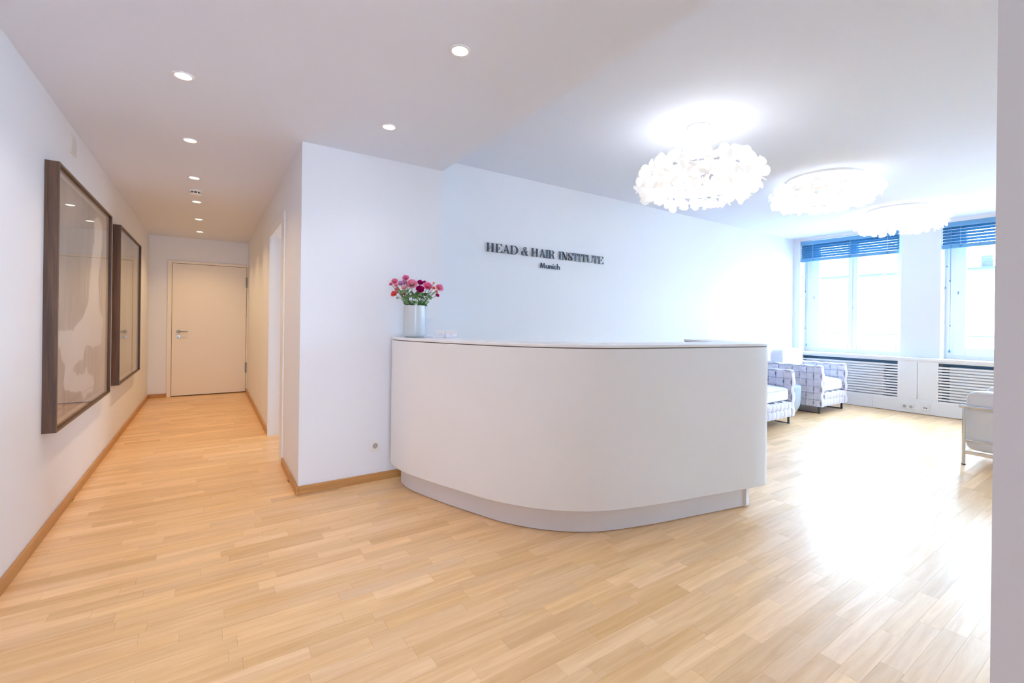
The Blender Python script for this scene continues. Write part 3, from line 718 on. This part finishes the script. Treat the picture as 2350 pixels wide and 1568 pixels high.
# ------------------------------------------------------------------ woven armchairs
CE = .0924
def strap(path, B, phase, w=.083, a=.0062, bulge=.010):
    """path sampled 4 per cell; B width direction"""
    P = [Vector(p) for p in path]; n = len(P)
    Q = P[:]
    for _ in range(2): Q = [Q[0]]+[(Q[i-1]+Q[i]*2+Q[i+1])/4 for i in range(1,n-1)]+[Q[-1]]
    B = Vector(B); g = G(); vs = []
    for i, p in enumerate(Q):
        t = (Q[min(i+1,n-1)]-Q[max(i-1,0)]).normalized(); N = B.cross(t).normalized()
        h = a*math.sin(PI*(i/4.0))*(1 if phase % 2 == 0 else -1)
        h = math.copysign(abs(h/a)**.35*a, h)
        for s in (-1,-.8,-.4,0,.4,.8,1):
            vs.append(p+B*(s*w/2)+N*(h+bulge*(1-s**4)-.003))
    m = 7
    return G().add(vs, [(i*m+k, i*m+k+1, (i+1)*m+k+1, (i+1)*m+k) for i in range(n-1) for k in range(m-1)])
def seg(pts):
    """polyline through corners given in cells -> quarter-cell samples; pts = [(point, cells_to_next), ...]"""
    out = []
    for i in range(len(pts)-1):
        p = Vector(pts[i][0]); q = Vector(pts[i+1][0]); k = pts[i][1]*4
        out += [p+(q-p)*(j/k) for j in range(k)]
    return out+[Vector(pts[-1][0])]
def armchair(loc, label):
    t = thing('woven_armchair', label, 'armchair', loc)
    Wc = .42; D = 9*CE; z0 = .100; z1 = z0+6*CE; A = CE
    # cores
    G().box(-Wc+.008, -Wc+A-.008, .008, D-.008, z0+.004, z1-.012, .006).box(Wc-A+.008, Wc-.008, .008, D-.008, z0+.004, z1-.012, .006)\
        .box(-Wc+A, Wc-A, .01, D-.02, z0+.004, z0+2*CE-.012, .004).box(-Wc+A, Wc-A, D-A, D-.01, z0, z1-.012, .006).obj('upholstered_body', m_core, t)
    for sgn in (-1, 1):
        xo = sgn*Wc; xi = sgn*(Wc-A)
        for i in range(9):
            y = (i+.5)*CE
            pts = seg([((xo,y,z0),6),((xo,y,z1),1),((xi,y,z1),4),((xi,y,z1-4*CE),0)])
            strap(pts, (0,-sgn*1.0,0), i, ).obj('strap', m_fab, t, True)
        for j in range(6):
            z = z0+(j+.5)*CE
            pts = seg([((xo,D,z),9),((xo,0,z),1),((xi,0,z),8),((xi,8*CE,z),0)]) if j > 1 else seg([((xo,D,z),9),((xo,0,z),1),((xi,0,z),0)])
            strap(pts, (0,0,-sgn*1.0), j+1).obj('strap', m_fab, t, True)
        x = (xo+xi)/2
        pts = seg([((x,0,z0),6),((x,0,z1),9),((x,D,z1),0)])
        strap(pts, (1,0,0), 1+1).obj('strap', m_fab, t, True)
    cw = (2*Wc-2*A)/7
    for i in range(7):
        x = -Wc+A+(i+.5)*cw
        strap(seg([((x,.004,z0),2),((x,.004,z0+2*CE),1),((x,.004+CE,z0+2*CE),0)]), (1,0,0), i+1, w=cw-.007).obj('strap', m_fab, t, True)
        strap(seg([((x,D,z1-2*CE),2),((x,D,z1),1),((x,D-CE,z1),2),((x,D-CE,z1-2*CE),0)]), (-1,0,0), i, w=cw-.004).obj('strap', m_fab, t, True)
    for j in range(2):
        z = z0+(j+.5)*CE; x0 = -Wc+A
        pts = [Vector((x0+(7*cw)*k/28, .004, z)) for k in range(29)]
        strap(pts, (0,0,-1), j, ).obj('strap', m_fab, t, True)
    sc = G().cushion(-Wc+A+.004, Wc-A-.004, .012, D-A-.02, z0+2*CE+.004, .455, .28, .025).obj('seat_cushion', m_cush, t, True)
    G().tube([(-Wc+A+.02,.016,.425),(-.1,.008,.428),(.1,.008,.428),(Wc-A-.02,.016,.425)], .003, 6).obj('piping', m_pipe, sc)
    bc = G().cushion(-Wc+A+.005, Wc-A-.01, D-A-.20, D-A+.01, .44, .865, .42).obj('back_cushion', m_cush, t, True)
    bc.rotation_euler = (0,0,0)
    for sgn in (-1, 1):
        x = sgn*(Wc-.055)
        g = G().box(x-.006, x+.006, .035, .060, 0, z0, .001).box(x-.006, x+.006, D-.075, D-.05, 0, z0, .001).box(x-.006, x+.006, .035, D-.05, 0, .012, .001)
        g.obj('leg', m_dmetal, t)
    return t
ca = armchair((7.36, 2.785, 0), 'pale lilac woven armchair nearest the windows, with a white back cushion')
cb = dup_tree(ca); cb.location = (5.595, 2.70, 0)
cb['label'] = 'pale lilac woven armchair partly hidden by the right end of the counter'
ca['group'] = cb['group'] = 'woven armchairs along the bright wall'
# stool table between
t = thing('side_table', 'round grey blue drum side table between the two woven armchairs', 'side table', (6.50, 3.17, 0))
G().lathe([(.17,0),(.20,.012),(.255,.06),(.285,.13),(.298,.22),(.300,.385),(.296,.398)], n=48).obj('drum_body', m_stool, t, True)
G().lathe([(.296,.398),(.292,.404),(0,.404)], n=48).obj('table_top', m_stool, t, True)

# chrome frame leather chair
t = thing('leather_armchair', 'white leather cube armchair in a chrome tube frame at the right edge', 'armchair', (5.56, 1.12, 0))
x0, x1, ya, yb = .0, .80, 0, -.72
G().tube([(.012,.02,.515),(.012,yb+.03,.515),(.03,yb+.012,.515),(x1-.03,yb+.012,.515),(x1-.012,yb+.03,.515),(x1-.012,.02,.515)], .0135, 10).obj('top_tube', m_chrome, t, True)
G().tube([(.012,0,.222),(.012,yb+.03,.222),(.03,yb+.012,.222),(x1-.03,yb+.012,.222),(x1-.012,yb+.03,.222),(x1-.012,0,.222)], .007, 8).obj('middle_tube', m_chrome, t, True)
G().box(.004,.018,yb+.02,-.02,.098,.128,.002).box(x1-.018,x1-.004,yb+.02,-.02,.098,.128,.002).box(.018,x1-.018,-.034,-.02,.098,.128,.002).box(.018,x1-.018,yb+.02,yb+.034,.098,.128,.002).obj('bottom_rail', m_chrome, t)
for (x, y) in ((.012,-.012),(x1-.012,-.012),(.012,yb+.015),(x1-.012,yb+.015)):
    l = G().tube([(x,y,.008),(x,y,.515)], .0125, 10).obj('leg', m_chrome, t, True)
    G().lathe([(.015,0),(.015,.008),(0,.008)], (x,y,0), 12).obj('foot', m_dark, l)
G().cushion(.026,.175,yb+.04,-.016,.132,.655,.22).obj('arm_cushion', m_leather, t, True)
G().cushion(x1-.175,x1-.028,yb+.04,-.035,.132,.655,.22).obj('arm_cushion', m_leather, t, True)
G().cushion(.18,x1-.18,yb+.04,yb+.19,.28,.66,.22).obj('back_cushion', m_leather, t, True)
G().cushion(.18,x1-.18,yb+.19,-.03,.132,.29,.25).obj('seat_cushion', m_leather, t, True)
G().cushion(.18,x1-.18,yb+.19,-.03,.29,.42,.25,.015).obj('seat_cushion', m_leather, t, True)

# ------------------------------------------------------------------ things on the counter
ZT = 1.0925
VX, VY = 1.283, 3.235
t = thing('vase', 'milky white cylindrical glass vase holding the flowers on the counter', 'vase', (VX, VY, ZT))
G().lathe([(.055,0),(.070,.004),(.080,.018),(.082,.035),(.0815,.236),(.078,.236),(.077,.03),(.06,.012),(0,.012)], n=48).obj('glass_body', m_vase, t, True)
G().lathe([(.0765,.018),(.0765,.16),(0,.16)], n=32).obj('water', mat('cloudy_water','C5CED3',.1), t, True)
def bloom_mat(col):
    m = bpy.data.materials.new('petal_'+col); m.use_nodes = True; nt = m.node_tree; nt.nodes.clear(); L = nt.links
    o = nt.nodes.new('ShaderNodeOutputMaterial'); d = nt.nodes.new('ShaderNodeBsdfDiffuse'); t = nt.nodes.new('ShaderNodeBsdfTranslucent'); mx = nt.nodes.new('ShaderNodeMixShader')
    c = lin(col); d.inputs[0].default_value = c; t.inputs[0].default_value = c; mx.inputs[0].default_value = .45
    L.new(d.outputs[0], mx.inputs[1]); L.new(t.outputs[0], mx.inputs[2]); L.new(mx.outputs[0], o.inputs[0]); return m
def bloom_mesh(col, kind, seed):
    rnd = random.Random(seed); g = G(); m = bloom_mat(col)
    layers = {'rose': 5, 'carnation': 6, 'bud': 2}[kind]
    for l in range(layers):
        f = l/(max(1,layers-1)); npet = 3+l if kind != 'carnation' else 6+l
        R0 = .18+.62*f
        for k in range(npet):
            a = 2*PI*k/npet+l*.7+rnd.uniform(-.15,.15); wid = (2*PI/npet)*.72
            op = .25+.85*f; ruf = .10 if kind == 'carnation' else .03; ph = rnd.uniform(0,6)
            def fn(u, v, a=a, wid=wid, R0=R0, f=f, op=op, ruf=ruf, ph=ph):
                s = 2*u-1; th = a+s*wid*(.5+.5*math.sin(v*PI*.55)); rr = R0*(.25+.75*v**(.7))*(1-.12*s*s)+.12*f*v*v+ruf*v*math.sin(6*s+ph)
                z = -.62+1.25*v*(1-.45*f)-.30*f*v*v-.10*s*s*v+ruf*v*math.cos(9*s+ph)
                return (rr*math.cos(th), rr*math.sin(th), z)
            g.grid(fn, 5, 5)
    g.lathe([(.0,-.5),(.34,-.2),(.46,.10),(.42,.30),(.26,.42),(.2,.38),(.12,.46),(0,.48)], n=10)
    return g.mesh('bloom', m, True)
def sprig_leaf(size, seed):
    def fn(u, v):
        s = 2*u-1; w = size*.34*math.sin(PI*min(1,v*.98+.02))**.8
        return (s*w, size*.18*math.sin(v*2)+abs(s)*w*.3, v*size)
    return G().grid(fn, 5, 6).mesh('leaf', m_leaf, True)
LEAF = sprig_leaf(.055, 1); LEAFS = sprig_leaf(.038, 2)
LEAF_L = LEAF.copy(); LEAF_L.materials[0] = m_leafl
def orient(o, base, d_, sc, spin):
    q = Vector(d_).normalized().to_track_quat('Z','Y').to_matrix() @ Matrix.Rotation(spin, 3, 'Z')
    o.matrix_local = Matrix.Translation(Vector(base)) @ q.to_4x4() @ Matrix.Scale(sc, 4)
FL = [  # x, y, z (at 3.48 m), radius, kind, colour, label
 (1.29,3.324,1.508,.0435,'rose','FFB2CC','largest pink rose in the bouquet, open towards the front'),
 (1.345,3.287,1.514,.0240,'carnation','C4187A','dark magenta bloom at the top right of the largest pink rose'),
 (1.345,3.287,1.466,.0315,'carnation','BE1270','big dark magenta bloom in the middle of the bouquet'),
 (1.373,3.268,1.517,.0140,'bud','C81878','tiny magenta bloom behind the bright pink carnation'),
 (1.394,3.254,1.489,.0340,'carnation','FF8CBC','bright pink ruffled carnation right of the dark magenta bloom'),
 (1.432,3.229,1.508,.0100,'bud','FFA598','closed coral bud standing upright on the right'),
 (1.432,3.229,1.472,.0160,'rose','FFA29A','small coral rose under the upright closed bud'),
 (1.472,3.202,1.477,.0318,'rose','FFACCE','pink rose at the far right of the bouquet'),
 (1.451,3.216,1.442,.0140,'bud','FF9A88','small coral bud under the pink rose at far right'),
 (1.457,3.212,1.416,.0167,'bud','C01474','lowest small magenta bloom on the right'),
 (1.25,3.35,1.549,.0262,'carnation','F795C4','highest bloom, a pink carnation at the top of the bouquet'),
 (1.24,3.357,1.513,.0245,'carnation','ECB4E0','lilac carnation just below the highest bloom'),
 (1.218,3.372,1.505,.0225,'carnation','E6B4E4','lilac carnation left of the other lilac one'),
 (1.178,3.398,1.52,.0262,'carnation','FA9ABC','pink carnation at the upper left of the bouquet'),
 (1.155,3.414,1.497,.0155,'bud','F27AAE','hot pink bloom at the far left edge of the bouquet'),
 (1.188,3.392,1.491,.0172,'rose','FFB4B8','pale salmon rose below the upper left carnation'),
 (1.194,3.388,1.459,.0188,'rose','FFA2A4','salmon rose on the left, above the lowest coral bloom'),
 (1.175,3.401,1.425,.0262,'carnation','FF8684','coral red ruffled bloom lowest on the left'),
 (1.241,3.356,1.471,.0201,'rose','FFC4C0','pale peach rose below the lilac carnations'),
 (1.236,3.36,1.428,.0184,'rose','FA8078','coral red rose just above the vase, left of the leaves'),
]
rnd = random.Random(3)
cv = Vector((VX, VY, 0))
for i, (x, y, z, r, kind, colr, label) in enumerate(FL):
    f = 3.375+(.05*math.sin(i*2.4))
    p = EYE+(Vector((x,y,z))-EYE)*(f/3.48); r *= f/3.48
    if p.y > 3.395-r: 
        k = (3.395-r)/p.y; p = EYE+(p-EYE)*k
    base = Vector((VX+rnd.uniform(-.04,.04), VY+rnd.uniform(-.04,.04), ZT+.03))
    rim = Vector((VX, VY, ZT+.235)); d_ = (Vector((p.x,p.y,0))-cv); 
    rim += d_.normalized()*min(.055, d_.length*.7)
    t = thing('cut_flower', label, 'flower', base, group='cut flowers in the milky vase')
    L_ = lambda q: Vector(q)-base
    vd = (EYE-p).normalized()*.8+Vector((d_.x,d_.y,0))*3+Vector((0,0,.75)); vd.normalize()
    o = bpy.data.objects.new('bloom', bloom_mesh(colr, kind, i)); COL.objects.link(o); o.parent = t
    orient(o, L_(p), vd, r*1.16, rnd.uniform(0,6))
    neck = p-vd*r*.55
    G().tube([(0,0,0), L_(rim), (L_(rim)+L_(neck))/2+Vector((0,0,.012)), L_(neck)], .0018, 6).obj('stem', m_stem, t, True)
    c = G().lathe([(.1,-.95),(.34,-.72),(.5,-.45),(.3,-.4)], n=8).obj('calyx', m_stem, t, True)
    orient(c, L_(p), vd, r, 0)
    for k in range(3):
        u = .08+.26*k; q = rim+(neck-rim)*u; lf = bpy.data.objects.new('leaf', LEAF if (i+k) % 3 else LEAF_L); COL.objects.link(lf); lf.parent = t
        a = rnd.uniform(0, 2*PI); orient(lf, L_(q), (math.cos(a), math.sin(a), .7), rnd.uniform(.45,.8), rnd.uniform(0,6))
for i, (dx, dz, label) in enumerate([(.0,.10,'leafy green sprig rising in the middle of the vase'), (-.06,.085,'leafy green sprig leaning left out of the vase'), (.105,.03,'pale green leaf sprig drooping over the right rim of the vase'), (.06,.10,'thin green sprig between the stems on the right'), (-.08,.0,'small pale sprig hanging over the left rim of the vase'), (.035,.085,'leafy green sprig behind the magenta bloom')]):
    base = Vector((VX, VY, ZT+.10)); t = thing('leaf_sprig', label, 'leaves', base, group='green sprigs in the milky vase')
    tip = Vector((dx*.83, -dx*.55, .135+dz)); mid = Vector((dx*.45, -dx*.3, .135))
    mid.x = max(-.05, min(.05, mid.x))
    G().tube([(0,0,0), mid, tip], .0016, 6).obj('stem', m_stem, t, True)
    for k in range(12 if i != 4 else 5):
        u = rnd.uniform(.05,1); q = mid+(tip-mid)*u; lf = bpy.data.objects.new('leaf', (LEAF_L if i in (2,4) else LEAF) if k % 2 else LEAFS); COL.objects.link(lf); lf.parent = t
        a = rnd.uniform(0, 2*PI); orient(lf, q, (math.cos(a), math.sin(a), rnd.uniform(-.6,.9) if i in (2,4) else rnd.uniform(0,1.2)), rnd.uniform(.5,.85), rnd.uniform(0,6))

def face_cam(p): return math.atan2(p[0], -p[1])+0   # turn local -Y towards the eye
t = thing('acrylic_stand', 'clear upright acrylic display stand right in front of the vase', 'display stand', (1.316, 3.085, ZT), math.atan2(-1.316, 3.085)*1.0)
G().box(-.045, .045, -.002, .002, .003, .142, .001).obj('upright_sheet', m_clear, t); G().box(-.045, .045, -.045, .03, 0, .003, .001).obj('foot_plate', m_clear, t)
def card_holder(loc, rz, label, w):
    t = thing('card_holder', label, 'card holder', loc, rz)
    G().box(-w/2-.003, w/2+.003, -.004, -.002, 0, .028, .0006).box(-w/2-.003, w/2+.003, .026, .028, 0, .05, .0006).box(-w/2-.003, w/2+.003, -.004, .028, 0, .003, .0006)\
        .box(w/2+.001, w/2+.003, -.004, .028, 0, .03, .0006).box(-w/2-.003, -w/2-.001, -.004, .028, 0, .03, .0006).obj('acrylic_tray', m_clear, t)
    return t
def cards(loc, rz, label, w):
    t = thing('card_stack', label, 'business cards', loc, rz, group='business card stacks on the counter')
    G().box(-w/2, w/2, 0, .016, .003, .055, .0006).obj('cards', m_card, t)
    def sq(pts): 
        g = G(); g_ = [(x, -.0006, z) for x, z in pts]; g.tube(g_, .0008, 5); return g
    sq([(-.007,.033),(-.009,.028),(-.005,.026),(-.003,.022),(-.008,.020)]).obj('printed_mark', m_ink, t)
    sq([(.001,.034),(.006,.031),(.002,.026),(.007,.020),(.010,.024)]).obj('printed_mark', m_ink, t)
rz = math.atan2(-1.40, 3.0)+.05
pL, pR = Vector((1.402, 3.030, ZT)), Vector((1.468, 2.985, ZT))
card_holder(pL, rz, 'clear tray holding the left stack of business cards', .066); cards(pL+Vector((0,0,0)), rz, 'left stack of white business cards beside the acrylic stand', .064)
card_holder(pR, rz, 'clear tray holding the right stack of business cards', .088); cards(pR, rz, 'right wider stack of white business cards on the counter', .086)

# ------------------------------------------------------------------ outside
XO = 22.0; K = XO/18
struct('ground', G().box(9.5, 60, -30, 40, -6.2, -6), m_street, 'street far below the windows', 'street')
t = thing('building', 'pale building across the street, seen through the right window', 'building', (XO, 0, -6))
G().box(0, 6, -14, 22, 0, 7.1+1.0).obj('facade_wall', m_facade, t)
G().box(.5, 6, -14, 22, 8.1, 9.2).obj('roof_storey', m_facade, t)
def zz(z): return 1.22+(z-1.22)*K+6
def yy(y): return y*K
for i in range(-5, 8):
    yc = yy(3.15)+i*2.6
    w = G().box(-.03, .02, yc-.14 if i == 0 else yc-.5, yc+.14 if i == 0 else yc+.5, zz(2.9), zz(3.22)).obj('window', m_fwin if i < 1 else m_facade, t)
    G().box(-.02, .02, yc-.5, yc+.5, 3.2, 4.9).obj('window', m_fwin if i < 1 else m_facade, t)
G().box(-.9, 0, -10, 20, zz(2.80), zz(2.845), .01).obj('balcony_slab', m_frail, t)
G().box(-.92, -.88, -10, 20, zz(2.98), zz(3.0)).obj('balcony_rail', m_frail, t)
for i in range(-6, 9): G().box(-.92, -.88, yy(3.40)+i*2.2, yy(3.40)+i*2.2+.09, zz(2.8), zz(3.5)).obj('column', m_frail if i < 1 else m_facade, t)
G().box(-1.3, -1.25, -10, 20, zz(.955), zz(.985)).obj('lower_rail', m_frail, t)
for i in range(-8, 12): G().box(-1.3, -1.22, yy(3.38)+i*1.1, yy(3.38)+i*1.1+.10, zz(.5), zz(.96)).obj('rail_post', m_frail if i < 2 else m_facade, t)
G().box(-1.3, 0, -10, 20, zz(.4), zz(.5)).obj('lower_balcony', m_facade, t)
